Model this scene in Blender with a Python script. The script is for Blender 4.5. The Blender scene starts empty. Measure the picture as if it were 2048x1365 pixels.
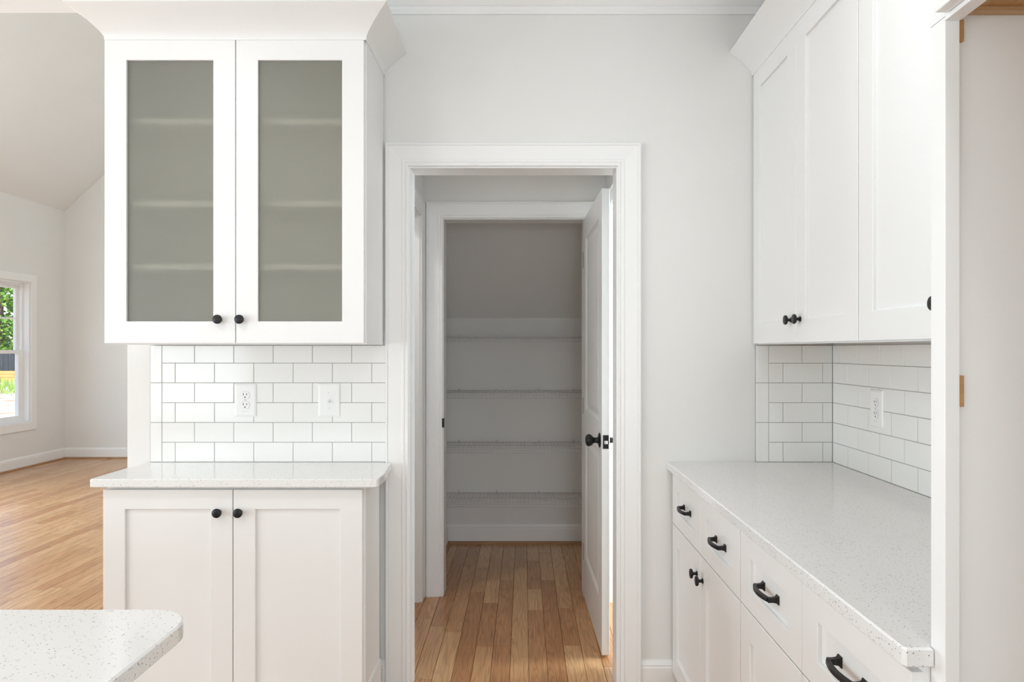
import bpy, bmesh, math, random
from mathutils import Vector, Matrix
random.seed(11)
S = bpy.context.scene
COL = S.collection
CZ = 1.357                       # eye height
F = 1400.0                       # focal length in pixels of the 2048 px wide frame

# ------------------------------------------------------------------ camera
cd = bpy.data.cameras.new('camera')
cam = bpy.data.objects.new('camera', cd); COL.objects.link(cam)
cam.location = (0, 0, CZ); cam.rotation_euler = (math.pi/2, 0, 0)
cd.sensor_width = 36; cd.lens = 36*F/2048
cd.shift_x = -24/2048; cd.shift_y = 17.5/2048
cd.clip_start = 0.02; cd.clip_end = 400
S.camera = cam
# ------------------------------------------------------------------ view
S.view_settings.view_transform = 'Standard'
S.view_settings.look = 'None'
S.view_settings.gamma = 1
S.view_settings.use_curve_mapping = False
S.view_settings.exposure = -0.17
S.cycles.max_bounces = 10
S.cycles.diffuse_bounces = 6
S.cycles.glossy_bounces = 4
S.cycles.transmission_bounces = 8
S.cycles.sample_clamp_indirect = 6
S.cycles.caustics_reflective = False
S.cycles.caustics_refractive = True
# ------------------------------------------------------------------ world
W = bpy.data.worlds.new('sky'); S.world = W; W.use_nodes = True
wn = W.node_tree.nodes; wl = W.node_tree.links
sky = wn.new('ShaderNodeTexSky'); sky.sky_type = 'NISHITA'; sky.sun_disc = False
sky.sun_elevation = math.radians(52); sky.sun_rotation = math.radians(150)
sky.air_density = 1.0; sky.dust_density = 1.5
wl.new(sky.outputs[0], wn['Background'].inputs[0]); wn['Background'].inputs[1].default_value = 0.46
# ------------------------------------------------------------------ lights
def lamp(name, kind, loc, power, rot=(0, 0, 0), size=1, size_y=None, color=(1, 1, 1), shape=None):
    l = bpy.data.lights.new(name, kind); l.energy = power; l.color = color
    if kind == 'AREA':
        l.size = size
        if shape: l.shape = shape
        if size_y: l.shape = 'RECTANGLE'; l.size_y = size_y
    o = bpy.data.objects.new(name, l); o.location = loc; o.rotation_euler = rot; COL.objects.link(o)
    return o
R90 = math.pi/2
sun = lamp('sun', 'SUN', (10, -10, 20), 5.5, (math.radians(40), 0, math.radians(35)), color=(1, .96, .9)); sun.data.angle = .01
DAY = (.765, .91, 1.0)
# daylight of an unseen rear-left window, then area fills added around the room
lamp('unseen_rear_light', 'AREA', (-4.25, -3.58, 1.2), 42, (R90, 0, 0), 1.25, 1.7, DAY)
lamp('unseen_rear_light', 'AREA', (.45, -3.58, 1.1), 58, (R90, 0, 0), .9, 1.9, DAY)  # fill added to reach the hall and pantry, no window modelled here
for y0 in (5.2, 3.2): lamp('side_fill', 'AREA', (-5.76, y0+.465, 1.33), 90, (0, -R90, 0), 1.5, .85, DAY)  # area fills added in the two unseen great room windows
lamp('side_fill', 'AREA', (-5.72, -.7, 1.08), 160, (0, -R90, 0), 2.1, 3.6, DAY)  # wide fill added for unseen windows further along the left wall
# side room beyond the small hall: a window on its far side
lamp('daylight_side_room', 'AREA', (2.98, 3.4, 1.4), 110, (0, R90, 0), 1.4, .8, DAY)
# recessed ceiling lamps of the kitchen
for (x, y, p) in ((.43, 1.35, 5.5), (.43, -.3, 5), (.43, -1.9, 5), (-1.5, 1.2, 9), (-1.5, -.6, 5), (-3.4, 1.0, 6)):
    lamp('recessed_and_fill_lamp', 'AREA', (x, y, 2.738), p, (0, 0, 0), .16, color=(.97, .99, 1), shape='DISK')
lamp('recessed_and_fill_lamp', 'AREA', (-.08, 3.25, 2.435), 1.1, (0, 0, 0), .16, color=(1, .98, .95), shape='DISK')  # fill added under the hall ceiling to brighten hall and pantry

lamp('recessed_and_fill_lamp', 'AREA', (-1.0, 3.2, 2.435), 5.0, (0, 0, 0), .16, color=(1, .98, .95), shape='DISK')  # fill added in the left closet to lift the hall's side jamb

# ------------------------------------------------------------------ materials
def mat(name, color=(.8, .8, .8), rough=.5, metal=0, spec=.5, coat=0):
    m = bpy.data.materials.new(name); m.use_nodes = True
    b = m.node_tree.nodes['Principled BSDF']
    b.inputs['Base Color'].default_value = (*color, 1); b.inputs['Roughness'].default_value = rough
    b.inputs['Metallic'].default_value = metal; b.inputs['Specular IOR Level'].default_value = spec
    b.inputs['Coat Weight'].default_value = coat
    return m, m.node_tree.nodes, m.node_tree.links, b
def coords(n, l, scale=(1, 1, 1)):
    t = n.new('ShaderNodeNewGeometry'); mp = n.new('ShaderNodeMapping'); mp.inputs['Scale'].default_value = scale
    l.new(t.outputs['Position'], mp.inputs['Vector']); return mp.outputs[0]
def noise(n, l, v, scale, detail=3, rough=.5, dist=0):
    t = n.new('ShaderNodeTexNoise'); t.inputs['Scale'].default_value = scale; t.inputs['Detail'].default_value = detail
    t.inputs['Roughness'].default_value = rough; t.inputs['Distortion'].default_value = dist
    l.new(v, t.inputs['Vector']); return t
def ramp(n, l, f, stops):
    r = n.new('ShaderNodeValToRGB'); e = r.color_ramp.elements
    while len(e) < len(stops): e.new(.5)
    for k, (p, c) in zip(e, stops): k.position = p; k.color = (*c, 1)
    l.new(f, r.inputs[0]); return r.outputs[0]
def bump(n, l, b, h, strength=.1, dist=.002):
    t = n.new('ShaderNodeBump'); t.inputs['Strength'].default_value = strength; t.inputs['Distance'].default_value = dist
    l.new(h, t.inputs['Height']); l.new(t.outputs[0], b.inputs['Normal'])
def paint(name, color, rough, grain=350, strength=.04, var=.015):
    m, n, l, b = mat(name, color, rough)
    v = coords(n, l); t = noise(n, l, v, grain, 2); bump(n, l, b, t.outputs[0], strength, .0008)
    t2 = noise(n, l, v, 1.3, 3)
    lo = tuple(c*(1-var) for c in color); hi = tuple(min(1, c*(1+var)) for c in color)
    l.new(ramp(n, l, t2.outputs[0], [(.3, lo), (.7, hi)]), b.inputs['Base Color'])
    return m
M = {}
M['wall'] = paint('wall_paint', (.79, .785, .768), .8, 260, .10)
M['ceiling'] = paint('ceiling_paint', (.80, .795, .785), .85, 200, .10)
M['trim'] = paint('trim_paint', (.86, .86, .855), .38, 120, .0)
M['cabinet'] = paint('cabinet_paint', (.83, .83, .825), .36, 150, .03, .008)
M['door'] = paint('door_paint', (.84, .84, .835), .40, 160, .04, .01)
M['wire'] = mat('shaded_white_wire', (.60, .60, .61), .25)[0]  # white wire greyed down, its shade put into the colour
M['plastic'] = mat('white_plastic', (.86, .86, .855), .28)[0]
M['slot'] = mat('dark_slot', (.02, .02, .02), .6)[0]
M['mark'] = mat('grey_mark', (.50, .50, .50), .6)[0]
M['nickel'] = mat('brushed_nickel', (.75, .72, .68), .25, 1)[0]
m, n, l, b = mat('black_hardware', (.008, .008, .009), .36, 0, .35)
t = noise(n, l, coords(n, l), 600, 2); bump(n, l, b, t.outputs[0], .06, .0004); M['black'] = m
m, n, l, b = mat('grout', (.40, .40, .385), .9)
t = noise(n, l, coords(n, l), 900, 2); bump(n, l, b, t.outputs[0], .25, .0006); M['grout'] = m
m, n, l, b = mat('glazed_tile', (.84, .84, .825), .10)
v = coords(n, l); t = noise(n, l, v, 26, 2); bump(n, l, b, t.outputs[0], .10, .002); M['tile'] = m
m, n, l, b = mat('vinyl_window', (.88, .88, .88), .35); M['vinyl'] = m
# quartz
m, n, l, b = mat('speckled_quartz', (.84, .84, .83), .13)
v = coords(n, l)
def speck(scale, rad, keep):
    vo = n.new('ShaderNodeTexVoronoi'); vo.inputs['Scale'].default_value = scale; l.new(v, vo.inputs['Vector'])
    nz = noise(n, l, v, scale*2.2, 1)
    ad = n.new('ShaderNodeMath'); ad.operation = 'MULTIPLY_ADD'; ad.inputs[1].default_value = .5; l.new(nz.outputs[0], ad.inputs[0]); l.new(vo.outputs['Distance'], ad.inputs[2])
    a = n.new('ShaderNodeMath'); a.operation = 'LESS_THAN'; a.inputs[1].default_value = rad+.25; l.new(ad.outputs[0], a.inputs[0])
    sp = n.new('ShaderNodeSeparateColor'); l.new(vo.outputs['Color'], sp.inputs[0])
    k = n.new('ShaderNodeMath'); k.operation = 'LESS_THAN'; k.inputs[1].default_value = keep; l.new(sp.outputs[0], k.inputs[0])
    mu = n.new('ShaderNodeMath'); mu.operation = 'MULTIPLY'; l.new(a.outputs[0], mu.inputs[0]); l.new(k.outputs[0], mu.inputs[1]); return mu.outputs[0], sp.outputs[1]
s1, c1 = speck(215, .25, .32); s2, c2 = speck(330, .22, .30)
def over(base, col, fac):
    x = n.new('ShaderNodeMix'); x.data_type = 'RGBA'; l.new(fac, x.inputs[0])
    if isinstance(base, tuple): x.inputs[6].default_value = (*base, 1)
    else: l.new(base, x.inputs[6])
    if isinstance(col, tuple): x.inputs[7].default_value = (*col, 1)
    else: l.new(col, x.inputs[7])
    return x.outputs[2]
cr = ramp(n, l, c1, [(0, (.14, .14, .13)), (.4, (.34, .34, .32)), (1, (.58, .57, .54))])
base = over((.80, .80, .795), (.68, .675, .66), s2)
l.new(over(base, cr, s1), b.inputs['Base Color']); M['quartz'] = m
# oak
def oak(name, cols, use_attr=True):
    m, n, l, b = mat(name, (.5, .3, .15), .25)
    at = n.new('ShaderNodeAttribute'); at.attribute_name = 'plank'; sp = n.new('ShaderNodeSeparateColor'); l.new(at.outputs['Color'], sp.inputs[0])
    g = n.new('ShaderNodeNewGeometry')
    off = n.new('ShaderNodeVectorMath'); off.operation = 'SCALE'; off.inputs['Scale'].default_value = 37; l.new(at.outputs['Color'], off.inputs[0])
    ad = n.new('ShaderNodeVectorMath'); ad.operation = 'ADD'; l.new(g.outputs['Position'], ad.inputs[0]); l.new(off.outputs[0], ad.inputs[1])
    def mapped(sc):
        mp = n.new('ShaderNodeMapping'); mp.inputs['Scale'].default_value = sc; l.new(ad.outputs[0], mp.inputs['Vector']); return mp.outputs[0]
    tone = ramp(n, l, sp.outputs[0], [(i/(len(cols)-1), c) for i, c in enumerate(cols)])
    # cathedral grain: contour lines of a stretched noise
    big = noise(n, l, mapped((9, .9, 9)), 1.0, 2, .5, .3)
    mul = n.new('ShaderNodeMath'); mul.operation = 'MULTIPLY'; mul.inputs[1].default_value = 17; l.new(big.outputs[0], mul.inputs[0])
    fr = n.new('ShaderNodeMath'); fr.operation = 'FRACT'; l.new(mul.outputs[0], fr.inputs[0])
    line = ramp(n, l, fr.outputs[0], [(0, (.62, .62, .62)), (.12, (.80, .80, .80)), (.45, (1, 1, 1)), (.8, (1, 1, 1)), (1, (.70, .70, .70))])
    fine = noise(n, l, mapped((300, 6, 300)), 1.0, 3, .6)
    fr2 = ramp(n, l, fine.outputs[0], [(.34, (.70, .65, .60)), (.58, (1.03, 1.03, 1.03))])
    x = n.new('ShaderNodeMix'); x.data_type = 'RGBA'; x.blend_type = 'MULTIPLY'; x.inputs[0].default_value = .62; l.new(tone, x.inputs[6]); l.new(line, x.inputs[7])
    y = n.new('ShaderNodeMix'); y.data_type = 'RGBA'; y.blend_type = 'MULTIPLY'; y.inputs[0].default_value = 1.0; l.new(x.outputs[2], y.inputs[6]); l.new(fr2, y.inputs[7])
    l.new(y.outputs[2], b.inputs['Base Color'])
    bump(n, l, b, fine.outputs[0], .05, .0006)
    return m
M['oak'] = oak('oak_floor', [(.46, .215, .092), (.53, .275, .125), (.58, .31, .143), (.66, .39, .195), (.55, .295, .135), (.62, .345, .165)])
M['subfloor'] = mat('subfloor', (.10, .055, .03), .9)[0]
def wood(name, color, dark, sc=(8, 60, 60), rough=.55):
    m, n, l, b = mat(name, color, rough); t = noise(n, l, coords(n, l, sc), 1, 4, .6, .4)
    l.new(ramp(n, l, t.outputs[0], [(.3, dark), (.7, color)]), b.inputs['Base Color']); return m
M['rawwood'] = wood('raw_plywood', (.52, .30, .12), (.40, .21, .075), (60, 9, 60))
M['palewood'] = wood('pale_raw_wood', (.58, .38, .21), (.48, .29, .15))
M['maple'] = wood('maple_interior', (.84, .76, .60), (.80, .72, .55), (5, 5, 30), .5)
M['shoe'] = wood('oak_shoe', (.42, .24, .12), (.33, .17, .08), (8, 8, 90))
M['lumber'] = wood('yellow_lumber', (.62, .43, .16), (.48, .30, .10), (3, 3, 20), .8)
M['slate'] = wood('dark_fence_boards', (.06, .07, .085), (.03, .036, .045), (12, 12, 2), .85)
M['bark'] = wood('bark', (.16, .12, .085), (.08, .06, .045), (10, 10, 3), .9)
# frosted glass (rough transmission) and clear window glass
m, n, l, b = mat('frosted_glass', (.86, .87, .84), .42); b.inputs['Transmission Weight'].default_value = 1; b.inputs['IOR'].default_value = 1.45
b.inputs['Roughness'].default_value = .43
df = n.new('ShaderNodeBsdfDiffuse'); df.inputs['Color'].default_value = (.66, .67, .62, 1); mx = n.new('ShaderNodeMixShader'); mx.inputs[0].default_value = .17
l.new(b.outputs[0], mx.inputs[1]); l.new(df.outputs[0], mx.inputs[2]); l.new(mx.outputs[0], n['Material Output'].inputs[0])
M['frost'] = m
m, n, l, b = mat('window_glass', (1, 1, 1), 0)
n.remove(b); tr = n.new('ShaderNodeBsdfTransparent'); gl = n.new('ShaderNodeBsdfGlossy'); gl.inputs['Roughness'].default_value = .02
fz = n.new('ShaderNodeFresnel'); fz.inputs['IOR'].default_value = 1.45; mx = n.new('ShaderNodeMixShader')
gg = n.new('ShaderNodeNewGeometry'); inv = n.new('ShaderNodeMath'); inv.operation = 'SUBTRACT'; inv.inputs[0].default_value = 1; l.new(gg.outputs['Backfacing'], inv.inputs[1])
mm = n.new('ShaderNodeMath'); mm.operation = 'MULTIPLY'; l.new(fz.outputs[0], mm.inputs[0]); l.new(inv.outputs[0], mm.inputs[1]); l.new(mm.outputs[0], mx.inputs[0]); l.new(tr.outputs[0], mx.inputs[1]); l.new(gl.outputs[0], mx.inputs[2]); l.new(mx.outputs[0], n['Material Output'].inputs[0])
M['glass'] = m
def leafmat(name, a, c):
    m, n, l, b = mat(name, a, .5); t = noise(n, l, coords(n, l), 1.7, 4)
    l.new(ramp(n, l, t.outputs[0], [(.35, a), (.65, c)]), b.inputs['Base Color']); return m
M['leaf'] = leafmat('leaves', (.06, .17, .02), (.22, .42, .05))
M['leaf2'] = leafmat('leaves_dark', (.04, .11, .025), (.13, .27, .05))
M['grass'] = leafmat('grass_blades', (.18, .34, .05), (.38, .52, .14))
m, n, l, b = mat('dirt', (.6, .5, .38), .95); t = noise(n, l, coords(n, l), .9, 6, .65)
l.new(ramp(n, l, t.outputs[0], [(.35, (.36, .24, .14)), (.5, (.62, .53, .42)), (.65, (.80, .75, .67))]), b.inputs['Base Color']); M['dirt'] = m

# ------------------------------------------------------------------ mesh helpers
WLOC = {}
ID = Matrix.Identity(4)
def face_y(x, y, z):     # u = +X, v = +Z, w = -Y (towards the camera)
    return Matrix(((1, 0, 0, x), (0, 0, -1, y), (0, 1, 0, z), (0, 0, 0, 1)))
def face_x(x, y, z):     # surface facing -X: u = -Y, v = +Z, w = -X
    return Matrix(((0, 0, -1, x), (-1, 0, 0, y), (0, 1, 0, z), (0, 0, 0, 1)))
def face_px(x, y, z):    # surface facing +X: u = +Y, v = +Z, w = +X
    return Matrix(((0, 0, 1, x), (1, 0, 0, y), (0, 1, 0, z), (0, 0, 0, 1)))
class MB:
    def __init__(s, T=ID): s.v = []; s.f = []; s.T = T
    def add(s, vs, fs):
        o = len(s.v); s.v += [s.T @ Vector(p) for p in vs]; s.f += [tuple(o+i for i in f) for f in fs]; return s
    def box(s, a, b, bev=0):
        x0, y0, z0 = (min(a[i], b[i]) for i in range(3)); x1, y1, z1 = (max(a[i], b[i]) for i in range(3))
        if bev <= 0:
            return s.add([(x0, y0, z0), (x1, y0, z0), (x1, y1, z0), (x0, y1, z0), (x0, y0, z1), (x1, y0, z1), (x1, y1, z1), (x0, y1, z1)],
                         [(3, 2, 1, 0), (4, 5, 6, 7), (0, 1, 5, 4), (1, 2, 6, 5), (2, 3, 7, 6), (3, 0, 4, 7)])
        bm = bmesh.new(); bmesh.ops.create_cube(bm, size=1)
        for v in bm.verts: v.co = Vector((x0+(v.co.x+.5)*(x1-x0), y0+(v.co.y+.5)*(y1-y0), z0+(v.co.z+.5)*(z1-z0)))
        bmesh.ops.bevel(bm, geom=bm.edges[:], offset=bev, segments=1, affect='EDGES', profile=.5)
        bm.verts.index_update()
        s.add([tuple(v.co) for v in bm.verts], [tuple(v.index for v in f.verts) for f in bm.faces]); bm.free(); return s
    def prism(s, poly, axis, a, b):      # polygon in the two other axes, extruded along axis from a to b
        n = len(poly)
        def pt(p, h):
            q = list(p); q.insert(axis, h); return tuple(q)
        vs = [pt(p, a) for p in poly]+[pt(p, b) for p in poly]
        return s.add(vs, [tuple(range(n))[::-1], tuple(range(n, 2*n))]+[(i, (i+1) % n, n+(i+1) % n, n+i) for i in range(n)])
    def lathe(s, prof, c=(0, 0, 0), seg=20):  # profile (radius, w) about the w axis
        vs = []; fs = []
        for (r, w) in prof:
            for k in range(seg):
                a = 2*math.pi*k/seg; vs.append((c[0]+r*math.cos(a), c[1]+r*math.sin(a), c[2]+w))
        for i in range(len(prof)-1):
            for k in range(seg):
                fs.append((i*seg+k, i*seg+(k+1) % seg, (i+1)*seg+(k+1) % seg, (i+1)*seg+k))
        fs.append(tuple(range(seg))[::-1]); fs.append(tuple(range((len(prof)-1)*seg, len(prof)*seg)))
        return s.add(vs, fs)
    def tube(s, pts, r, seg=6):
        pts = [Vector(p) for p in pts]; vs = []; fs = []
        for i, p in enumerate(pts):
            d = (pts[min(i+1, len(pts)-1)]-pts[max(i-1, 0)]).normalized()
            a = d.orthogonal().normalized() if abs(d.z) > .99 else d.cross(Vector((0, 0, 1))).normalized()
            bb = d.cross(a); rr = r[i] if isinstance(r, (list, tuple)) else r
            for k in range(seg):
                t = 2*math.pi*k/seg; vs.append(tuple(p+a*math.cos(t)*rr+bb*math.sin(t)*rr))
        for i in range(len(pts)-1):
            for k in range(seg): fs.append((i*seg+k, i*seg+(k+1) % seg, (i+1)*seg+(k+1) % seg, (i+1)*seg+k))
        fs.append(tuple(range(seg))[::-1]); fs.append(tuple(range((len(pts)-1)*seg, len(pts)*seg)))
        return s.add(vs, fs)
    def sweep(s, prof, rings):            # rings: function of profile point -> list of 3D points along the path
        k = len(rings(prof[0])); vs = []; fs = []; m = len(prof)
        for p in prof: vs += rings(p)
        for i in range(m):
            j = (i+1) % m
            for t in range(k-1): fs.append((i*k+t, i*k+t+1, j*k+t+1, j*k+t))
        fs.append(tuple(i*k for i in range(m))); fs.append(tuple(i*k+k-1 for i in range(m))[::-1])
        return s.add(vs, fs)
def obj(name, mb, material, parent=None, smooth=None, **props):
    vs = mb.v
    if parent is None:
        lo = [min(v[i] for v in vs) for i in range(3)]; hi = [max(v[i] for v in vs) for i in range(3)]
        loc = Vector(((lo[0]+hi[0])/2, (lo[1]+hi[1])/2, lo[2]))
    else: loc = WLOC[parent.name]
    me = bpy.data.meshes.new(name); me.from_pydata([tuple(v-loc) for v in vs], [], mb.f)
    bm = bmesh.new(); bm.from_mesh(me); bmesh.ops.recalc_face_normals(bm, faces=bm.faces[:]); bm.to_mesh(me); bm.free()
    me.materials.append(M[material] if isinstance(material, str) else material)
    if smooth:
        me.polygons.foreach_set('use_smooth', [True]*len(me.polygons)); me.set_sharp_from_angle(angle=math.radians(smooth))
    o = bpy.data.objects.new(name, me); COL.objects.link(o)
    if parent is None: o.location = loc
    else: o.parent = parent
    WLOC[o.name] = loc
    for k, v in props.items(): o[k] = v
    return o
def thing(name, loc, label, cat, group=None):
    o = bpy.data.objects.new(name, None); o.location = loc; o.empty_display_size = .1; COL.objects.link(o); WLOC[o.name] = Vector(loc)
    o['label'] = label; o['category'] = cat
    if group: o['group'] = group
    return o
def tag(o, label, cat, group=None):
    o['label'] = label; o['category'] = cat
    if group: o['group'] = group
    return o
def struct(name, mb, material, parent=None, smooth=None):
    return obj(name, mb, material, parent, smooth, kind='structure')
def struct_root(name, loc):
    o = bpy.data.objects.new(name, None); o.location = loc; COL.objects.link(o); WLOC[o.name] = Vector(loc); o['kind'] = 'structure'; return o

# ------------------------------------------------------------------ the room's numbers
YW, YB = 2.764, 2.880            # kitchen back wall: near and far face
XR = 1.223                       # kitchen right wall
HC = 2.743                       # kitchen ceiling
XL, YF = -5.74, 8.75             # great room: left wall, far wall
XE = -1.566                      # free end of the partition
DX0, DX1, DZ = -.450, .365, 2.075    # cased opening
YP, YPB = 3.855, 3.975           # pantry front wall
PX0, PX1 = -.442, .328           # pantry door opening
VL, VR = -.560, .450             # small hall side walls
YPE = 4.91                       # pantry back wall
PL, PR = -.544, .62              # pantry side walls

# ------------------------------------------------------------------ floor
fl = struct('floor', MB().box((-5.9, -3.7, -.06), (3.1, 8.9, -.013)), 'subfloor')
def proj(x, y): return 1048+x*F/y, 700+CZ*F/y
planks = []; PW = .080
x = XL; k = 0
while x < 3.05:
    y = -3.6-random.random()*.8
    while y < YF:
        L = random.choice((.35, .5, .62, .8, .95, 1.2)) * random.uniform(.85, 1.15)
        planks.append((x, max(y, -3.6), x+PW, min(y+L, YF))); y += L
    x += PW
def shown(p):
    x0, y0, x1, y1 = p
    for yy in (y0, (y0+y1)/2, y1):
        for xx in (x0, x1):
            if yy < .5: continue
            px, py = proj(xx, yy)
            if py > 1385 or py < 905: continue
            if 822 < px < 1240 and 2.7 < yy < 4.95 and -.56 < xx < .47: return True
            if -40 < px < 262 and py < 1240: return True
    return False
vis = [p for p in planks if p[3]-p[1] > .03 and shown(p)]
vis.sort(key=lambda p: (p[1]+p[3])/2-(3 if p[0] > -.6 else 0))
vis = vis[:300]; vset = set(vis)
def plank_mesh(name, ps, mb_only=False):
    mb = MB(); cols = []
    for (x0, y0, x1, y1) in ps:
        c = (random.random(), random.random(), random.random(), 1); g = .0007; ch = .0012
        a, b2, c2, d = x0+g, y0+g, x1-g, y1-g
        mb.add([(a, b2, -.0125), (c2, b2, -.0125), (c2, d, -.0125), (a, d, -.0125), (a, b2, -ch), (c2, b2, -ch), (c2, d, -ch), (a, d, -ch),
                (a+ch, b2+ch, 0), (c2-ch, b2+ch, 0), (c2-ch, d-ch, 0), (a+ch, d-ch, 0)],
               [(0, 1, 5, 4), (1, 2, 6, 5), (2, 3, 7, 6), (3, 0, 4, 7), (4, 5, 9, 8), (5, 6, 10, 9), (6, 7, 11, 10), (7, 4, 8, 11), (8, 9, 10, 11)])
        cols += [c]*12
    loc = WLOC['floor']
    me = bpy.data.meshes.new(name); me.from_pydata([tuple(v-loc) for v in mb.v], [], mb.f); me.materials.append(M['oak'])
    at = me.attributes.new('plank', 'FLOAT_COLOR', 'POINT'); at.data.foreach_set('color', [c for q in cols for c in q])
    o = bpy.data.objects.new(name, me); COL.objects.link(o); o.parent = fl; return o
for p in vis: plank_mesh('plank', [p])
plank_mesh('floor_planks', [p for p in planks if p not in vset and p[3]-p[1] > .01])['kind'] = 'stuff'

# ------------------------------------------------------------------ walls and ceilings
wb = MB()
wb.box((XE, YW, 0), (DX0-.02, YB, HC)).box((DX1+.02, YW, 0), (3.1, YB, HC)).box((DX0-.02, YW, DZ+.02), (DX1+.02, YB, HC))
wall_back = struct('wall_back', wb, 'wall')
wall_right = struct('wall_right', MB().box((XR, -3.6, 0), (XR+.12, YW-.001, HC)), 'wall')
struct('wall_rear', MB().box((-5.9, -3.75, 0), (1.4, -3.6, HC)), 'wall')
struct('ceiling', MB().box((-5.9, -3.75, HC+.001), (3.1, YB, HC+.12)), 'ceiling')
wins = [(7.20, 8.13), (5.20, 6.13), (3.20, 4.13)]; WZ0, WZ1 = .52, 2.135  # the two nearer windows are out of view, added to bring light in
lw = MB(); ys = [-3.75, 8.9]
edges = [-3.75]
for a, b2 in sorted(wins): edges += [a, b2]
edges.append(8.9)
for i in range(0, len(edges), 2): lw.box((XL-.15, edges[i], 0), (XL, edges[i+1], 3.09))
for a, b2 in wins: lw.box((XL-.15, a, 0), (XL, b2, WZ0)).box((XL-.15, a, WZ1), (XL, b2, 3.09))
struct('wall_left', lw, 'wall')
xr = -3.6; zr = 3.09+.93*(xr-XL); xe2 = 2*xr-XL
gab = [(XL, 0), (xe2, 0), (xe2, 3.09), (xr, zr), (XL, 3.09)]
struct('wall_far', MB().prism(gab, 1, YF, YF+.15), 'wall')
struct('wall_gable', MB().prism([(XL, HC+.13), (xe2, HC+.13), (xe2, 3.09), (xr, zr), (XL, 3.09)], 1, YB-.12, YB), 'wall')
struct('wall_inner', MB().box((xe2, YB+.001, 0), (xe2+.10, YF, 3.09)), 'wall')
ve = .12
vault = MB().prism([(XL-.2, 3.09-.186), (XL-.2, 3.09-.186+ve), (xr, zr+ve), (xr, zr)], 1, YB-.12, YF+.15)
struct('ceiling_vault', vault, 'wall')
struct('ceiling_vault', MB().prism([(xe2+.2, 3.09-.186), (xr, zr), (xr, zr+ve), (xe2+.2, 3.09-.186+ve)], 1, YB-.12, YF+.15), 'wall')
# small hall, side room and pantry
HV = 2.44
dl = (2.99, 3.755)               # side openings of the hall
struct('wall_hall_left', MB().box((VL-.11, YB, 0), (VL, dl[0]-.02, HV)).box((VL-.11, dl[1]+.02, 0), (VL, YP, HV)).box((VL-.11, dl[0]-.02, DZ+.02), (VL, dl[1]+.02, HV)), 'wall')
struct('wall_hall_right', MB().box((VR, YB, 0), (VR+.11, dl[0]-.02, HV)).box((VR, dl[1]+.02, 0), (VR+.11, YP, HV)).box((VR, dl[0]-.02, DZ+.02), (VR+.11, dl[1]+.02, HV)), 'wall')
struct('wall_pantry_front', MB().box((-1.33, YP, 0), (PX0-.02, YPB, HV)).box((PX1+.02, YP, 0), (3.1, YPB, HV)).box((PX0-.02, YP, DZ+.02), (PX1+.02, YPB, HV)), 'wall')
struct('ceiling_hall', MB().box((-1.4, YB, HV), (3.1, YPB, HV+.1)), 'ceiling')
struct('wall_side_room', MB().box((3.0, YB, 0), (3.1, YP, HV)), 'wall')
struct('wall_pantry_back', MB().box((PL-.1, YPE, 0), (PR+.1, YPE+.1, 1.72)), 'wall')
struct('wall_pantry_left', MB().box((PL-.1, YPB, 0), (PL, YPE, 2.6)), 'wall')
struct('wall_pantry_right', MB().box((PR, YPB, 0), (PR+.1, YPE, 2.6)), 'wall')
struct('ceiling_pantry', MB().prism([(YPE, 1.578), (YPE, 1.70), (YPB-.06, 2.63), (YPB-.06, 2.51)], 0, PL-.1, PR+.1), 'wall')

# ------------------------------------------------------------------ mouldings
CAS = [(0, 0), (0, .010), (.002, .012), (.007, .012), (.010, .0095), (.013, .0095), (.016, .0125), (.023, .0135), (.026, .0115), (.075, .0165), (.078, .0155), (.081, .0195), (.087, .0195), (.089, .017), (.089, 0)]
def casing(T, u0, u1, top, name, parent, legs=(True, True)):
    r = .006
    def ring(p):
        a, h = p; a += r
        return [(u0-a, 0, h), (u0-a, top+a, h), (u1+a, top+a, h), (u1+a, 0, h)]
    return obj(name, MB(T).sweep(CAS, ring), 'trim', parent)
def jambs(T, u0, u1, top, depth, parent):  # boards lining an opening, w from 0 to -depth
    return obj('jamb', MB(T).box((u0-.018, 0, 0), (u0, top+.018, -depth)).box((u1, 0, 0), (u1+.018, top+.018, -depth)).box((u0, top, 0), (u1, top+.018, -depth)), 'trim', parent)
d1 = struct_root('door_1', (0, YW, 0))
T = face_y(0, YW, 0)
jambs(T, DX0, DX1, DZ, YB-YW, d1); casing(T, DX0, DX1, DZ, 'casing', d1)
# side openings in the hall
d3 = struct_root('door_3', (VL, 3.37, 0)); T = face_px(VL, 0, 0)
jambs(T, dl[0], dl[1], DZ, .11, d3); casing(T, dl[0], dl[1], DZ, 'casing', d3)
d4 = struct_root('door_4', (VR, 3.37, 0)); T = face_x(VR, 0, 0)
jambs(T, -dl[1], -dl[0], DZ, .11, d4); casing(T, -dl[1], -dl[0], DZ, 'casing', d4)
BAS = [(0, 0), (.014, 0), (.014, .105), (.012, .110), (.013, .116), (.010, .122), (.006, .128), (.004, .133), (0, .133)]
SHO = [(0, 0), (.018, 0), (.0175, .008), (.013, .015), (.006, .018), (0, .018)]
def baseboard(T, u0, u1, name, shoe='shoe'):
    b = obj(name, MB(T).sweep(BAS, lambda p: [(u0, p[1], p[0]), (u1, p[1], p[0])]), 'trim'); b['kind'] = 'structure'
    if shoe: obj('shoe_moulding', MB(T).sweep(SHO, lambda p: [(u0, p[1], p[0]+.0142), (u1, p[1], p[0]+.0142)]), shoe, b)
    return b
baseboard(face_px(XL, 0, 0), 2.9, YF-.015, 'baseboard_left')
baseboard(face_y(0, YF, 0), XL+.001, xe2-.001, 'baseboard_far')
baseboard(face_y(0, YW, 0), DX1+.0955, .618, 'baseboard_back', None)
baseboard(face_y(0, YW, 0), -.640, DX0-.0955, 'baseboard_back', None)
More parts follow.
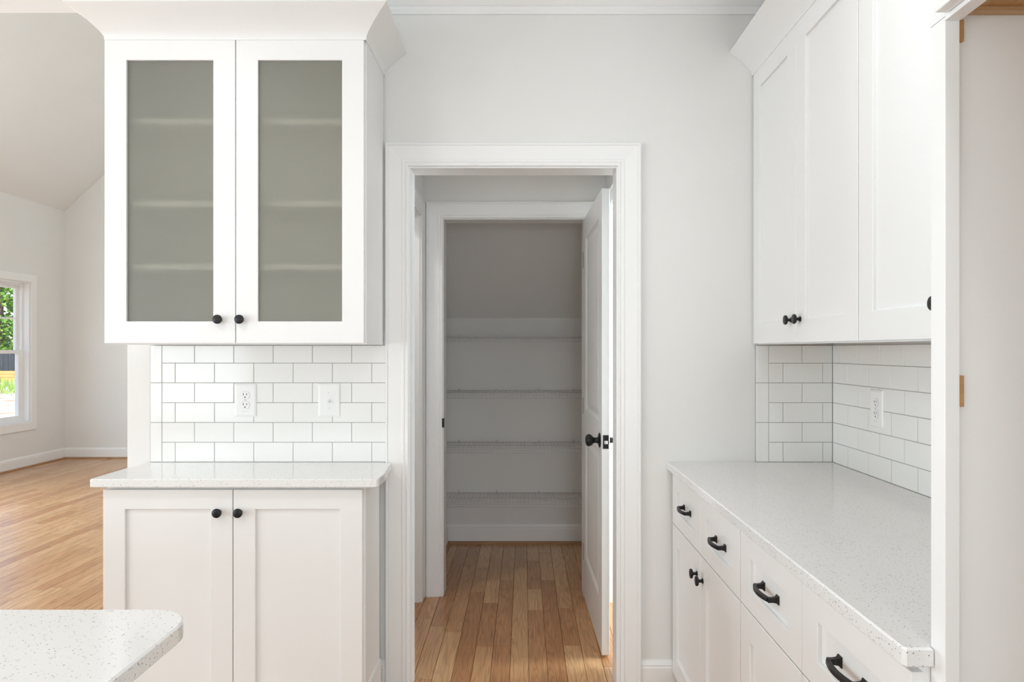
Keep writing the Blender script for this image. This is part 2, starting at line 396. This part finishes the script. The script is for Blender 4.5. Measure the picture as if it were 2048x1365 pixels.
baseboard(face_y(0, YPE, 0), PL+.001, PR-.001, 'baseboard_pantry')
baseboard(face_px(PL, 0, 0), YPB+.001, YPE-.034, 'baseboard_pantry')
# crown moulding where the back wall meets the ceiling
CRW = [(0, 0), (.010, 0), (.011, .010), (.014, .014), (.014, .028), (.020, .030), (.030, .040), (.042, .050), (.054, .056), (.056, .064), (0, .064)]
T = face_y(0, YW, HC-.064)
struct('trim_1', MB(T).sweep(CRW, lambda p: [(XE, p[1], p[0]), (XR, p[1], p[0])]), 'trim')

# ------------------------------------------------------------------ wall tiles
YT = YW-.008; XT = XR-.008; GR = .0025
def tile(T, u0, v0, u1, v1):
    g = GR/2
    mb = MB(T @ Matrix.Translation(((u0+u1)/2, (v0+v1)/2, 0)) @ Matrix.Rotation(random.gauss(0, .0016), 4, 'X') @ Matrix.Rotation(random.gauss(0, .0011), 4, 'Y'))
    mb.box((-(u1-u0)/2+g, -(v1-v0)/2+g, .0005), ((u1-u0)/2-g, (v1-v0)/2-g, .008+random.uniform(-.0002, .0002)), .0007)
    return mb
RP = .078; Z0 = .9145; ZT = 1.3745
rows = [(Z0+i*RP, min(Z0+(i+1)*RP, ZT)) for i in range(6)]
def field(T, par, u0, u1, firsts, pitch=.1548, cuts=None):
    for i, (v0, v1) in enumerate(rows):
        xs = [u0]; x = firsts[i % 2]
        while x < u1-.004: xs.append(x); x += pitch
        xs.append(u1)
        for a, b2 in zip(xs, xs[1:]): obj('tile', tile(T, a, v0, b2, v1), 'tile', par)
T = face_y(0, YW, 0)
obj('grout_bed', MB(T).box((-1.472, Z0, .0002), (DX0-.0955, ZT, .0071)), 'grout', wall_back)
field(T, wall_back, -1.4255, DX0-.0956, (-1.3735, -1.2975))
for a, b2 in ((Z0, Z0+2*RP), (Z0+2*RP, Z0+4*RP), (Z0+4*RP, ZT)):
    obj('tile', tile(T, -1.472, a, -1.4255, b2), 'tile', wall_back)
obj('tile', tile(T, -.5515, ZT+.001, DX0-.0956, 1.430), 'tile', wall_back)
obj('grout_bed', MB(T).box((.912, Z0, .0002), (XT, ZT, .0071)), 'grout', wall_back)
field(T, wall_back, .9645, XT, (1.0205, 1.0955), .1565)
for a, b2 in ((Z0, Z0+2*RP), (Z0+2*RP, Z0+4*RP), (Z0+4*RP, ZT)):
    obj('tile', tile(T, .912, a, .9645, b2), 'tile', wall_back)
T = face_x(XR, 0, 0)
obj('grout_bed', MB(T).box((-YT, Z0, .0002), (-1.06, ZT, .0071)), 'grout', wall_right)
field(T, wall_right, -YT, -1.06, (-2.627, -2.703), .1555)

# ------------------------------------------------------------------ cabinet making
KNOB = [(.0085, 0), (.0085, .0025), (.0055, .004), (.005, .012), (.0075, .0145), (.0145, .0165), (.0160, .0185), (.0160, .0225), (.0150, .0240), (.0125, .0243), (.0115, .0250), (.004, .0252)]
def knob(T, u, v, parent, sc=1.0):
    return obj('knob', MB(T).lathe([(r*sc, w*sc) for r, w in KNOB], (u, v, 0), 24), 'black', parent, 40)
def pull(T, u, v, parent, half=.048):
    mb = MB(T)
    pts = []
    for i in range(11):
        t = -1+i/5; pts.append((u+t*(half+.0), v, .0235+.0075*(1-t*t)))
    def bar(p, hw, hh):
        vs = []; fs = []
        for (a, bq, c) in p: vs += [(a, bq-hw, c-hh), (a, bq+hw, c-hh), (a, bq+hw*.7, c+hh), (a, bq-hw*.7, c+hh)]
        for i in range(len(p)-1):
            for k in range(4): fs.append((i*4+k, i*4+(k+1) % 4, i*4+4+(k+1) % 4, i*4+4+k))
        fs.append((3, 2, 1, 0)); q = len(p)*4-4; fs.append((q, q+1, q+2, q+3)); mb.add(vs, fs)
    bar(pts, .0058, .0042)
    for sg in (-1, 1):
        c = u+sg*half
        vs = []; fs = []
        for (w, hx, hy) in ((0, .0085, .0105), (.002, .0085, .0105), (.006, .0055, .0065), (.014, .0045, .0055), (.0245, .0050, .0055)):
            vs += [(c-hx, v-hy, w), (c+hx, v-hy, w), (c+hx, v+hy, w), (c-hx, v+hy, w)]
        for i in range(4):
            for k in range(4): fs.append((i*4+k, i*4+(k+1) % 4, i*4+4+(k+1) % 4, i*4+4+k))
        fs += [(3, 2, 1, 0), (16, 17, 18, 19)]; mb.add(vs, fs)
    return obj('handle', mb, 'black', parent, 50)
def shaker(T, u0, v0, u1, v1, parent, name='door', stile=.076, rail=.070, panel='panel', th=.019, rec=.009, gap=.0):
    e = .0012
    def rg(a, bq, w): return [(u0+a, v0+bq, w), (u1-a, v0+bq, w), (u1-a, v1-bq, w), (u0+a, v1-bq, w)]
    L = [rg(0, 0, 0), rg(0, 0, th-e), rg(e, e, th), rg(stile-e, rail-e, th), rg(stile, rail, th-e), rg(stile, rail, 0)]
    mb = MB(T); mb.add([p for q in L for p in q], [(k*4+q, k*4+(q+1) % 4, ((k+1) % 6)*4+(q+1) % 4, ((k+1) % 6)*4+q) for k in range(6) for q in range(4)])
    d = obj(name, mb, 'cabinet', parent)
    if panel == 'panel':
        obj('panel', MB(T).box((u0+stile-.002, v0+rail-.002, .003), (u1-stile+.002, v1-rail+.002, th-rec)), 'cabinet', d)
    elif panel == 'glass':
        obj('glass_pane', MB(T).box((u0+stile, v0+rail, .006), (u1-stile, v1-rail, .010)), 'frost', d)
    return d

# ---- left wall cabinet with frosted glass doors
lx0, lx1 = -1.4585, -.5525; lz0, lz1 = 1.376, 2.448; lf = 2.459      # face frame plane
gc = thing('glass_cabinet', ((lx0+lx1)/2, YT, lz0), 'white wall cabinet with two frosted glass doors, hung above the short left counter', 'cabinet')
mb = MB()
t = .016
mb.box((lx0, lf, lz0), (lx0+t, YT-.001, lz1)).box((lx1-t, lf, lz0), (lx1, YT-.001, lz1))
mb.box((lx0+t, lf, lz1-t), (lx1-t, YT-.001, lz1)).box((lx0+t, lf, lz0), (lx1-t, YT-.001, lz0+t))
obj('body', mb, 'cabinet', gc)
obj('lining', MB().box((lx0+t, YT-.008, lz0+t), (lx1-t, YT-.002, lz1-t)).box((lx0+t, lf+.02, lz0+t), (lx0+t+.003, YT-.008, lz1-t)).box((lx1-t-.003, lf+.02, lz0+t), (lx1-t, YT-.008, lz1-t)).box((lx0+t+.003, lf+.02, lz1-t-.003), (lx1-t-.003, YT-.008, lz1-t)).box((lx0+t+.003, lf+.02, lz0+t), (lx1-t-.003, YT-.008, lz0+t+.003)), 'maple', gc, label='pale maple cabinet lining')
for z in (2.168, 1.876, 1.651):
    obj('shelf', MB().box((lx0+t+.004, lf+.030, z-.009), (lx1-t-.004, YT-.009, z+.009)), 'maple', gc, label='pale maple shelf behind the glass')
T = face_y(0, lf, 0); mid = -1.0055
for (a, b2, kx) in ((-1.4625, mid-.0015, -1.0605), (mid+.0015, -.5580, -.9850)):
    dd = shaker(T, a, 1.3795, b2, lz1-.004, gc, panel='glass', stile=.0765, rail=.0765)
    knob(T @ Matrix.Translation((0, 0, .019)), kx, 1.4625, dd)
def crown_prof(): return [(0, -.012), (.003, -.012), (.004, 0), (.015, .016), (.037, .038), (.064, .061), (.089, .0775), (.091, .079), (.091, .083), (0, .083)]
def ring(p):
    a, h = p; z = lz1+.001+h; yb = YW-.001
    return [(lx0-a, yb, z), (lx0-a, lf-.019-a, z), (lx1+a, lf-.019-a, z), (lx1+a, yb, z)]
# the crown wraps three sides; a filler board closes it over the box
cr = MB().sweep(crown_prof(), ring)
obj('crown', cr, 'cabinet', gc, 30)
obj('filler', MB().box((lx0+.0005, lf-.0185, lz1+.002), (lx1-.0005, YW-.002, lz1+.012)), 'cabinet', gc)

# ---- left base cabinet
bf = 2.444
bx0, bx1 = -1.4565, -.5525
bc = thing('base_cabinet', ((bx0+bx1)/2, 2.55, 0), 'white two-door base cabinet under the short counter left of the doorway', 'cabinet')
obj('body', MB().box((bx0, bf, .10), (bx1, 2.672, .883)), 'cabinet', bc)
obj('toe_kick', MB().box((bx0+.01, bf+.06, 0), (bx1-.01, 2.66, .0995)), 'cabinet', bc)
T = face_y(0, bf, 0)
obj('skirt', MB().box((bx1, bf, .0), (bx1+.006, 2.672, .172)).box((bx1, bf, .172), (bx1+.004, 2.672, .178)), 'cabinet', bc)
mid = -1.0085
for (a, b2, kx) in ((-1.4585, mid-.0015, -1.0565), (mid+.0015, -.5600, -.9840)):
    dd = shaker(T, a, .113, b2, .872, bc, stile=.0765, rail=.068)
    knob(T @ Matrix.Translation((0, 0, .019)), kx, .7945, dd)

# ---- counters
def slab(pts, z0, z1, e=.003):   # polygon with eased edges
    n = len(pts); c = Vector((sum(p[0] for p in pts)/n, sum(p[1] for p in pts)/n))
    def inset(d):
        out = []
        for i in range(n):
            p0, p, p2 = Vector(pts[i-1]), Vector(pts[i]), Vector(pts[(i+1) % n])
            a = (p-p0).normalized(); bq = (p2-p).normalized()
            na = Vector((-a.y, a.x)); nb = Vector((-bq.y, bq.x)); m = (na+nb); m = m/max(.2, m.dot(na)) if m.length > 1e-6 else na
            out.append(p+m*d)
        return out
    L = [(inset(e), z0), (inset(0), z0+e), (inset(0), z1-e), (inset(e), z1)]
    vs = [(p[0], p[1], z) for ps, z in L for p in ps]; fs = [tuple(range(n))[::-1], tuple(range(3*n, 4*n))]
    for k in range(3):
        for i in range(n): fs.append((k*n+i, k*n+(i+1) % n, (k+1)*n+(i+1) % n, (k+1)*n+i))
    mb = MB(); mb.add(vs, fs); return mb
def arc(cx, cy, r, a0, a1, n=8):
    return [(cx+r*math.cos(math.radians(a0+(a1-a0)*i/n)), cy+r*math.sin(math.radians(a0+(a1-a0)*i/n))) for i in range(n+1)]
ZC = .914
cf = 2.395
o = obj('countertop', slab([(-1.488, YW-.002)]+arc(-1.488+.008, cf+.008, .008, 180, 270, 4)+arc(-.498-.014, cf+.014, .014, 270, 360, 4)+[(-.5235+.0255, 2.50), (-.520, 2.72), (-.520, 2.742), (DX0-.0958, 2.742), (DX0-.0958, YW-.002)], .8845, ZC), 'quartz')
tag(o, 'short white speckled quartz countertop on the left base cabinet, below the glass cabinet', 'countertop')
o = obj('countertop', slab([(.563, YW-.002), (.563, 1.044), (.568, 1.038), (.6075, 1.038), (.6075, 1.0495), (1.2222, 1.0495), (1.2222, YW-.002)], .8845, ZC), 'quartz')
tag(o, 'long white speckled quartz countertop along the right wall, with black-handled drawers below it', 'countertop')
# island
isl = arc(-.553-.075, 1.195-.075, .075, 0, 90, 12)
o = obj('island_countertop', slab([(-.553, -.9)]+isl+[(-2.7, 1.195), (-2.7, -.9)], .8845, ZC), 'quartz')
tag(o, 'white speckled quartz island top with a rounded corner, nearest the camera at the lower left', 'countertop')
ic = thing('island_cabinet', (-1.8, .1, 0), 'white island base cabinet hidden beneath the rounded quartz island top', 'cabinet')
obj('body', MB().box((-2.65, -.85, .10), (-.92, .86, .884)), 'cabinet', ic)
obj('toe_kick', MB().box((-2.6, -.8, 0), (-.98, .80, .0995)), 'cabinet', ic)

# ---- right wall cabinets
uf = .921; uz0, uz1 = 1.377, 2.448
def upper(ya, yb, label):
    c = thing('wall_cabinet', (1.06, (ya+yb)/2, uz0), label, 'cabinet', 'white wall cabinets over the right counter')
    mb = MB().box((uf, yb, uz0+.018), (XT-.001, ya, uz1)); obj('body', mb, 'cabinet', c)
    obj('bottom_rail', MB().box((uf, yb, uz0), (uf+.02, ya, uz0+.0178)), 'cabinet', c)
    obj('underside', MB().box((uf+.021, yb+.001, uz0+.013), (XT-.002, ya-.001, uz0+.0178)), 'palewood', c, label='unpainted wood underside')
    T = face_x(uf, 0, 0); m_ = (ya+yb)/2
    for (a, b2, kn) in ((ya-.002, m_+.0015, m_+.038), (m_-.0015, yb+.002, m_-.038)):
        dd = shaker(T, -a, uz0+.004, -b2, uz1-.004, c, stile=.0765, rail=.0765)
        knob(T @ Matrix.Translation((0, 0, .019)), -kn, 1.4575, dd)
    return c
upper(2.755, 1.891, 'white two-door wall cabinet over the right counter, in the corner by the back wall')
upper(1.889, 1.056, 'white two-door wall cabinet over the right counter, nearer one beside the refrigerator surround')
o = obj('cabinet_crown', MB().sweep(crown_prof(), lambda p: [(uf-.019-p[0], YW-.001, uz1+.001+p[1]), (uf-.019-p[0], 1.056, uz1+.001+p[1])]), 'cabinet', None, 30)
tag(o, 'white cove crown moulding running along the top of the right wall cabinets', 'moulding')
# ---- right base cabinets
rf = .601
def lower(ya, yb, label):
    c = thing('drawer_cabinet', (.9, (ya+yb)/2, 0), label, 'cabinet', 'white base cabinets under the right counter')
    obj('body', MB().box((rf, yb, .10), (XT-.001, ya, .883)), 'cabinet', c)
    obj('toe_kick', MB().box((rf+.065, yb, 0), (XT-.01, ya, .0995)), 'cabinet', c)
    T = face_x(rf, 0, 0); m_ = (ya+yb)/2
    for (a, b2, kn) in ((ya-.002, m_+.0015, m_+.038), (m_-.0015, yb+.002, m_-.038)):
        dr = shaker(T, -a, .681, -b2, .872, c, 'drawer', stile=.0765, rail=.056)
        pull(T @ Matrix.Translation((0, 0, .010)), -(a+b2)/2, .775, dr)
        dd = shaker(T, -a, .095, -b2, .6775, c, stile=.0765, rail=.0765)
        knob(T @ Matrix.Translation((0, 0, .019)), -kn, .604, dd)
    return c
lower(2.745, 1.886, 'white base cabinet of two drawers over two doors, in the corner by the doorway wall')
lower(1.884, 1.0505, 'white base cabinet of two drawers over two doors, nearer one at the lower right')
obj('filler', MB(), 'cabinet') if False else None

# ---- refrigerator surround
fs_ = thing('refrigerator_surround', (.92, 1.03, 0), 'tall white refrigerator surround with raw wood edges, at the right edge of the view', 'cabinet')
obj('side_panel', MB().box((.632, 1.022, 0), (XT, 1.040, 2.45)), 'cabinet', fs_)
obj('stile', MB().box((.609, 1.0126, 0), (.6305, 1.048, 1.8395), .0008), 'cabinet', fs_)
obj('rail', MB().box((.609, .10, 1.8335), (.6305, 1.0120, 1.89)), 'cabinet', fs_)
obj('door', MB().box((.589, .12, 1.8405), (.6085, 1.004, 2.44), .001), 'cabinet', fs_)
obj('end_filler', MB().box((.609, 1.0125, 1.8400), (.6305, 1.050, 2.45)), 'cabinet', fs_)
obj('plywood_bottom', MB().box((.632, .10, 1.8525), (XT, 1.0215, 1.866)), 'rawwood', fs_, label='unpainted plywood underside')
obj('cleat', MB().box((.640, 1.008, 1.8455), (XT, 1.0215, 1.8522)), 'palewood', fs_, label='pale raw wood cleat')
for (a, b2) in ((1.274, 1.3195), (1.8055, 1.8365)):
    obj('glue_block', MB().box((.6308, 1.0155, a), (.6385, 1.0219, b2)), 'rawwood', fs_, label='raw wood glue block')
obj('side_panel', MB().box((.632, .06, 0), (XT, .078, 2.45)), 'cabinet', fs_)
obj('stile', MB().box((.609, .06, 0), (.6305, .0985, 1.8395), .0008), 'cabinet', fs_)

# ---- outlets and switch
def plate(T, u, v, name, label, cat, switch=False, loc=None):
    T2 = T @ Matrix.Translation((u, v, 0)); p = T2 @ Vector((0, -.065, 0))
    o = thing(name, tuple(p), label, cat, None if switch else 'duplex outlets on the tile')
    w, h = .0430, .0655
    vs = []; fs = []
    for (d, i) in ((0, 0), (.002, 0), (.0048, .0035), (.0062, .009)):
        vs += [(-w+i, -h+i, d), (w-i, -h+i, d), (w-i, h-i, d), (-w+i, h-i, d)]
    for k in range(3):
        for q in range(4): fs.append((k*4+q, k*4+(q+1) % 4, k*4+4+(q+1) % 4, k*4+4+q))
    fs += [(3, 2, 1, 0), (12, 13, 14, 15)]
    mb = MB(T2); mb.add(vs, fs); obj('cover_plate', mb, 'plastic', o)
    if switch:
        obj('switch_frame', MB(T2).box((-.0052, -.0125, .006), (.0052, .0125, .0072)), 'plastic', o)
        mb = MB(T2 @ Matrix.Translation((0, -.001, .006)) @ Matrix.Rotation(math.radians(28), 4, 'X')); mb.box((-.0042, -.005, 0), (.0042, .005, .014), .001); obj('toggle', mb, 'plastic', o)
        for s in (-.0305, .0305): obj('screw', MB(T2).lathe([(.0028, 0), (.0028, .0012), (.002, .0017)], (0, s, .0062), 10), 'plastic', o)
        for s in (-.0305, .0305): obj('screw_slot', MB(T2).box((-.0024, s-.0004, .0076), (.0024, s+.0004, .0081)), 'mark', o)
    else:
        for s in (.0195, -.0195):
            pr = []
            for k in range(28):
                a = 2*math.pi*k/28; r = .0175
                pr.append((r*math.cos(a), max(-.0142, min(.0142, r*math.sin(a)))))
            mbr = MB(T2 @ Matrix.Translation((0, s, .0058))); n_ = len(pr)
            mbr.add([(x*1.05, y*1.05, 0) for x, y in pr]+[(x*1.05, y*1.05, .0006) for x, y in pr], [tuple(range(n_, 2*n_))]+[(i, (i+1) % n_, n_+(i+1) % n_, n_+i) for i in range(n_)])
            obj('rim', mbr, 'mark', o)
            mbr = MB(T2 @ Matrix.Translation((0, s, .0058)))
            mbr.add([(x, y, 0) for x, y in pr]+[(x, y, .0022) for x, y in pr], [tuple(range(n_))[::-1], tuple(range(n_, 2*n_))]+[(i, (i+1) % n_, n_+(i+1) % n_, n_+i) for i in range(n_)])
            rc = obj('receptacle', mbr, 'plastic', o)
            for (x, hh) in ((-.0066, .0048), (.0066, .0040)): obj('slot', MB(T2).box((x-.0012, s+.0035-hh, .0079), (x+.0012, s+.0035+hh, .0083)), 'slot', rc)
            obj('ground_hole', MB(T2).lathe([(.0027, 0), (.0027, .0004)], (0, s-.0078, .0079), 12), 'slot', rc)
        obj('screw', MB(T2).lathe([(.0026, 0), (.0026, .0012), (.002, .0016)], (0, 0, .0062), 10), 'mark', o)
        # faint embossed marking below the lower receptacle
        mk = MB(T2)
        for x0_, x1_ in ((-.0105, -.0070), (-.0062, -.0030), (.0010, .0030), (.0045, .0075)): mk.box((x0_, -.0452, .0061), (x1_, -.0438, .00645))
        obj('marking', mk, 'mark', o)
    return o
T = face_y(0, YT, 0)
plate(T, -1.0955, 1.159, 'duplex_outlet', 'white duplex outlet on the white tiles above the short left counter', 'outlet')
plate(T, -.767, 1.159, 'light_switch', 'white toggle light switch on the tiles, right of the left outlet', 'switch', True)
plate(face_x(XT, 0, 0), -2.405, 1.1555, 'duplex_outlet', 'white duplex outlet on the tiles of the right wall, seen at an angle', 'outlet')

# ------------------------------------------------------------------ pantry door
d2 = struct_root('door_2', ((PX0+PX1)/2, YP, 0)); T = face_y(0, YP, 0)
jambs(T, PX0, PX1, DZ, YPB-YP, d2); casing(T, PX0, PX1, DZ, 'casing', d2)
st = MB().box((PX0-.0005, YP-.0035, .925), (PX0+.0015, YP+.030, .984)); st.box((PX0-.011, YP-.0155, .930), (PX0-.0005, YP-.0135, .980))
st = MB(face_y(PX0, YP, 0)); st.lathe([(.004, 0), (.004, .012)], (-.003, .953, 0), 8) if False else None
obj('strike_plate', MB().box((PX0-.008, YP-.0165, .930), (PX0+.0012, YP-.0135, .980), .001).box((PX0, YP-.0135, .930), (PX0+.0014, YP+.030, .980)), 'black', d2, label='black strike plate')
# leaf: hinged on the right jamb, swung back towards the camera by about 89 degrees
LW, LT = .765, .035
hx, hy = PX1-.002, YP-.012
ang = math.radians(-1.2)
# local frame: u runs from the hinge towards the camera, v up, w towards -X (the side seen)
TL = Matrix.Translation((hx, hy, 0)) @ Matrix.Rotation(-ang, 4, 'Z') @ Matrix(((0, 0, -1, 0), (-1, 0, 0, 0), (0, 1, 0, 0), (0, 0, 0, 1)))
TL = TL @ Matrix.Translation((0, 0, -LT))
z0, z1 = .012, 2.068; su = .115; pz = [(.24, .90), (1.035, 1.955)]
mb = MB(TL)
mb.box((0, z0, 0), (su, z1, LT), .0015).box((LW-su, z0, 0), (LW, z1, LT), .0015)
zs = [z0, pz[0][0], pz[0][1], pz[1][0], pz[1][1], z1]
for i in (0, 2, 4): mb.box((su, zs[i], 0), (LW-su, zs[i+1], LT))
leaf = obj('leaf', mb, 'door', d2)
for (a, b2) in pz:
    mb = MB(TL)
    def rr(i, w): return [(su+i, a+i, w), (LW-su-i, a+i, w), (LW-su-i, b2-i, w), (su+i, b2-i, w)]
    for sgn in (1, -1):
        base_ = LT/2
        seq = [(0, LT/2-.0005), (.010, LT/2-.006), (.016, LT/2-.009), (.022, LT/2-.009), (.048, LT/2-.003), (.050, LT/2-.003)]
        vs = []; fs = []
        for (i, w) in seq: vs += rr(i, base_+sgn*w)
        for k in range(len(seq)-1):
            for q in range(4): fs.append((k*4+q, k*4+(q+1) % 4, k*4+4+(q+1) % 4, k*4+4+q))
        k = (len(seq)-1)*4; fs.append((k, k+1, k+2, k+3)); mb.add(vs, fs)
    obj('panel', mb, 'door', leaf)
DK = [(.033, 0), (.033, .003), (.028, .006), (.016, .009), (.0125, .014), (.0125, .026), (.016, .032), (.0235, .038), (.0275, .046), (.0275, .053), (.024, .060), (.016, .0645), (.006, .066)]
obj('door_knob', MB(TL @ Matrix.Translation((0, 0, LT))).lathe(DK, (LW-.062, .951, 0), 28), 'black', leaf, 40, label='round black door knob')
obj('door_knob', MB(TL @ Matrix.Rotation(math.pi, 4, 'Y') @ Matrix.Translation((-2*(LW-.062), 0, 0))).lathe(DK, (LW-.062, .951, 0), 28), 'black', leaf, 40, label='round black door knob')
obj('latch_plate', MB(TL).box((LW-.0005, .951-.030, .005), (LW+.0015, .951+.030, LT-.005)), 'black', leaf, label='black latch plate')
obj('latch_bolt', MB(TL).box((LW+.001, .942, .011), (LW+.010, .957, .025), .002), 'nickel', leaf, label='silver latch bolt')
for z in (.25, 1.05, 1.85):
    obj('hinge', MB(TL).lathe([(.006, 0), (.006, .09)], (0, 0, 0), 8) if False else MB().tube([(hx+.004, hy+.002, z-.045), (hx+.004, hy+.002, z+.045)], .0055, 8), 'black', d2)

# ------------------------------------------------------------------ wire shelves
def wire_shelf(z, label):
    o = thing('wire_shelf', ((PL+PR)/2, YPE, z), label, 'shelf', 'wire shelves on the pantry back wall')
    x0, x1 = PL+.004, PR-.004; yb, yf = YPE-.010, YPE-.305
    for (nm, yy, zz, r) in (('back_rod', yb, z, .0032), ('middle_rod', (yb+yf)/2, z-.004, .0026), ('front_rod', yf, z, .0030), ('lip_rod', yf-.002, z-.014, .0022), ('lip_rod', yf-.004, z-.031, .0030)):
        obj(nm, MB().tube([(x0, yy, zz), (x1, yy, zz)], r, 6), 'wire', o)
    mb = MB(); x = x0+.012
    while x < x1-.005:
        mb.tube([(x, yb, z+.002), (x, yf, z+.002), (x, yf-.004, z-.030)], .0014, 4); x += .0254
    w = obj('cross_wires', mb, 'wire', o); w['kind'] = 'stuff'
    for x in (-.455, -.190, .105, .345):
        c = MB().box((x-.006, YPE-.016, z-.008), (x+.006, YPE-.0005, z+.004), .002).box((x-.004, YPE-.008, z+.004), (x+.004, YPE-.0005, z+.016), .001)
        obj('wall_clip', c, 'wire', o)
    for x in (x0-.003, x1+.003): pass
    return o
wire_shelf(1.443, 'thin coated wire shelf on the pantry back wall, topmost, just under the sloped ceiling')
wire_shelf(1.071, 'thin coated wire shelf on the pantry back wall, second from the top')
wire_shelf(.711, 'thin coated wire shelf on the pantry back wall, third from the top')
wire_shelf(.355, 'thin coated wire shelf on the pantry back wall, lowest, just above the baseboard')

# ------------------------------------------------------------------ windows of the great room
def window(num, y0, y1):
    r = struct_root('window_%d' % num, (XL, (y0+y1)/2, WZ0)); T = face_px(XL, 0, 0)   # u = Y, w = +X
    ca = .089; 
    prof = [(0, 0), (0, .016), (.002, .018), (.087, .018), (.089, .016), (.089, 0)]
    a = .004
    def ring(p):
        q, h = p; q += a; return [(y0-q+.0, WZ0-q, h), (y0-q, WZ1+q, h), (y1+q, WZ1+q, h), (y1+q, WZ0-q, h), (y0-q, WZ0-q, h)]
    obj('casing', MB(T).sweep(prof, ring), 'trim', r)
    e = .0135
    def frame(w0, w1, uu0, vv0, uu1, vv1, s, nm, m_='vinyl', par=r):
        mb = MB(T); mb.box((uu0, vv0, w0), (uu0+s, vv1, w1)).box((uu1-s, vv0, w0), (uu1, vv1, w1)).box((uu0+s, vv0, w0), (uu1-s, vv0+s, w1)).box((uu0+s, vv1-s, w0), (uu1-s, vv1, w1))
        return obj(nm, mb, m_, par)
    frame(-.149, 0, y0+.0005, WZ0+.0005, y1-.0005, WZ1-.0005, e, 'jamb', 'trim')
    i0, i1, k0, k1 = y0+e, y1-e, WZ0+e, WZ1-e
    frame(-.148, -.070, i0, k0, i1, k1, .022, 'window_frame')
    j0, j1, q0, q1 = i0+.022, i1-.022, k0+.022, k1-.022; zm = (q0+q1)/2+.005
    up = frame(-.142, -.112, j0, zm-.02, j1, q1, .036, 'upper_sash')
    lo = frame(-.108, -.076, j0, q0, j1, zm+.022, .040, 'lower_sash')
    obj('pane', MB(T).box((j0+.03, zm+.0, -.129), (j1-.03, q1-.03, -.125)), 'glass', up)
    obj('pane', MB(T).box((j0+.03, q0+.03, -.094), (j1-.03, zm, -.090)), 'glass', lo)
    zz = (zm+q1)/2
    obj('grille_bar', MB(T).box((j0+.036, zz-.010, -.1245), (j1-.036, zz+.010, -.121)), 'vinyl', up)
    obj('sash_lock', MB(T).box(((j0+j1)/2-.03, zm+.022, -.1), ((j0+j1)/2+.03, zm+.035, -.08), .003), 'vinyl', lo)
    return r
for i, (a, b2) in enumerate(wins): window(i+1, a, b2)

# ------------------------------------------------------------------ the yard
ZG = -.40
def heightfield(x0, y0, x1, y1, nx, ny, f):
    mb = MB(); vs = [(x0+(x1-x0)*i/nx, y0+(y1-y0)*j/ny, 0) for j in range(ny+1) for i in range(nx+1)]
    vs = [(x, y, f(x, y)) for x, y, _ in vs]
    mb.add(vs, [(j*(nx+1)+i, j*(nx+1)+i+1, (j+1)*(nx+1)+i+1, (j+1)*(nx+1)+i) for j in range(ny) for i in range(nx)]); return mb
o = struct('ground', heightfield(-70, -15, -5.95, 70, 60, 80, lambda x, y: ZG+.06*math.sin(x*2.1+y)*math.cos(y*1.7)+random.uniform(-.03, .03)), 'dirt')
gr = MB()
for i in range(5200):
    x = random.uniform(-46, -14); y = random.uniform(26.5, 37.6); h = random.uniform(.12, .38); a = random.uniform(0, 6.28); w = random.uniform(.03, .09)
    dx, dy = w*math.cos(a), w*math.sin(a)
    gr.add([(x-dx, y-dy, ZG-.05), (x+dx, y+dy, ZG-.05), (x+random.uniform(-.1, .1), y+random.uniform(-.1, .1), ZG+h)], [(0, 1, 2)])
tag(obj('grass', gr, 'grass', kind='stuff'), 'strip of bright green grass in front of the timber fence outside', 'grass')
fe = thing('timber_fence', (-30, 38, ZG), 'low yellow timber fence rails with dark boards above, seen through the window', 'fence')
for k in range(4):
    obj('rail', MB().box((-46, 37.9, ZG-.1+k*.18), (-14, 38.0, ZG+.07+k*.18)), 'lumber', fe)
for k in range(14):
    obj('post', MB().box((-45.5+k*2.3, 37.78, ZG-.2), (-45.38+k*2.3, 37.9, ZG+1.5)), 'lumber', fe)
for k in range(107):
    obj('board', MB().box((-46+k*.3, 38.02, ZG+.2), (-46+k*.3+.28, 38.05, ZG+1.6+random.uniform(-.02, .02))), 'slate', fe)
def tree(x, y, h, r, m_, label):
    o = thing('tree', (x, y, ZG), label, 'tree')
    obj('trunk', MB().tube([(x, y, ZG-.2), (x+.1, y, ZG+h*.3), (x-.1, y+.1, ZG+h*.75)], [.28, .2, .06], 8), 'bark', o)
    cl = [(x+random.gauss(0, r*.42), y+random.gauss(0, r*.35), ZG+h*random.uniform(.14, 1.0), random.uniform(.25, .45)*r) for _ in range(34)]
    mb = MB()
    for (cx, cy, cz, cr_) in cl:
        for _ in range(150):
            v = Vector((random.gauss(0, 1), random.gauss(0, 1), random.gauss(0, 1))).normalized()*cr_*random.uniform(.55, 1.05)
            p = Vector((cx, cy, cz))+v; s = random.uniform(.10, .20)
            a = Vector((random.gauss(0, 1), random.gauss(0, 1), random.gauss(0, .6))).normalized()*s; bq = a.orthogonal().normalized()*s*.6
            mb.add([tuple(p-a), tuple(p+bq), tuple(p+a), tuple(p-bq)], [(0, 1, 2, 3)])
    w = obj('crown', mb, m_, o); w['kind'] = 'stuff'
for (x, y, h, r, m_, lab) in ((-33.0, 44, 11, 2.2, 'leaf', 'bright leafy tree beyond the dark fence, seen through the window panes'),
        (-23.0, 43.5, 10, 2.2, 'leaf2', 'dark leafy tree beyond the fence, hidden by the window frame'),
        (-43, 45, 12, 2.4, 'leaf2', 'dark leafy tree beyond the fence, outside the left edge of the view'),
        (-36, 58, 15, 3.4, 'leaf2', 'tall dark tree far behind the bright leafy tree outside')):
    tree(x, y, h, r, m_, lab)
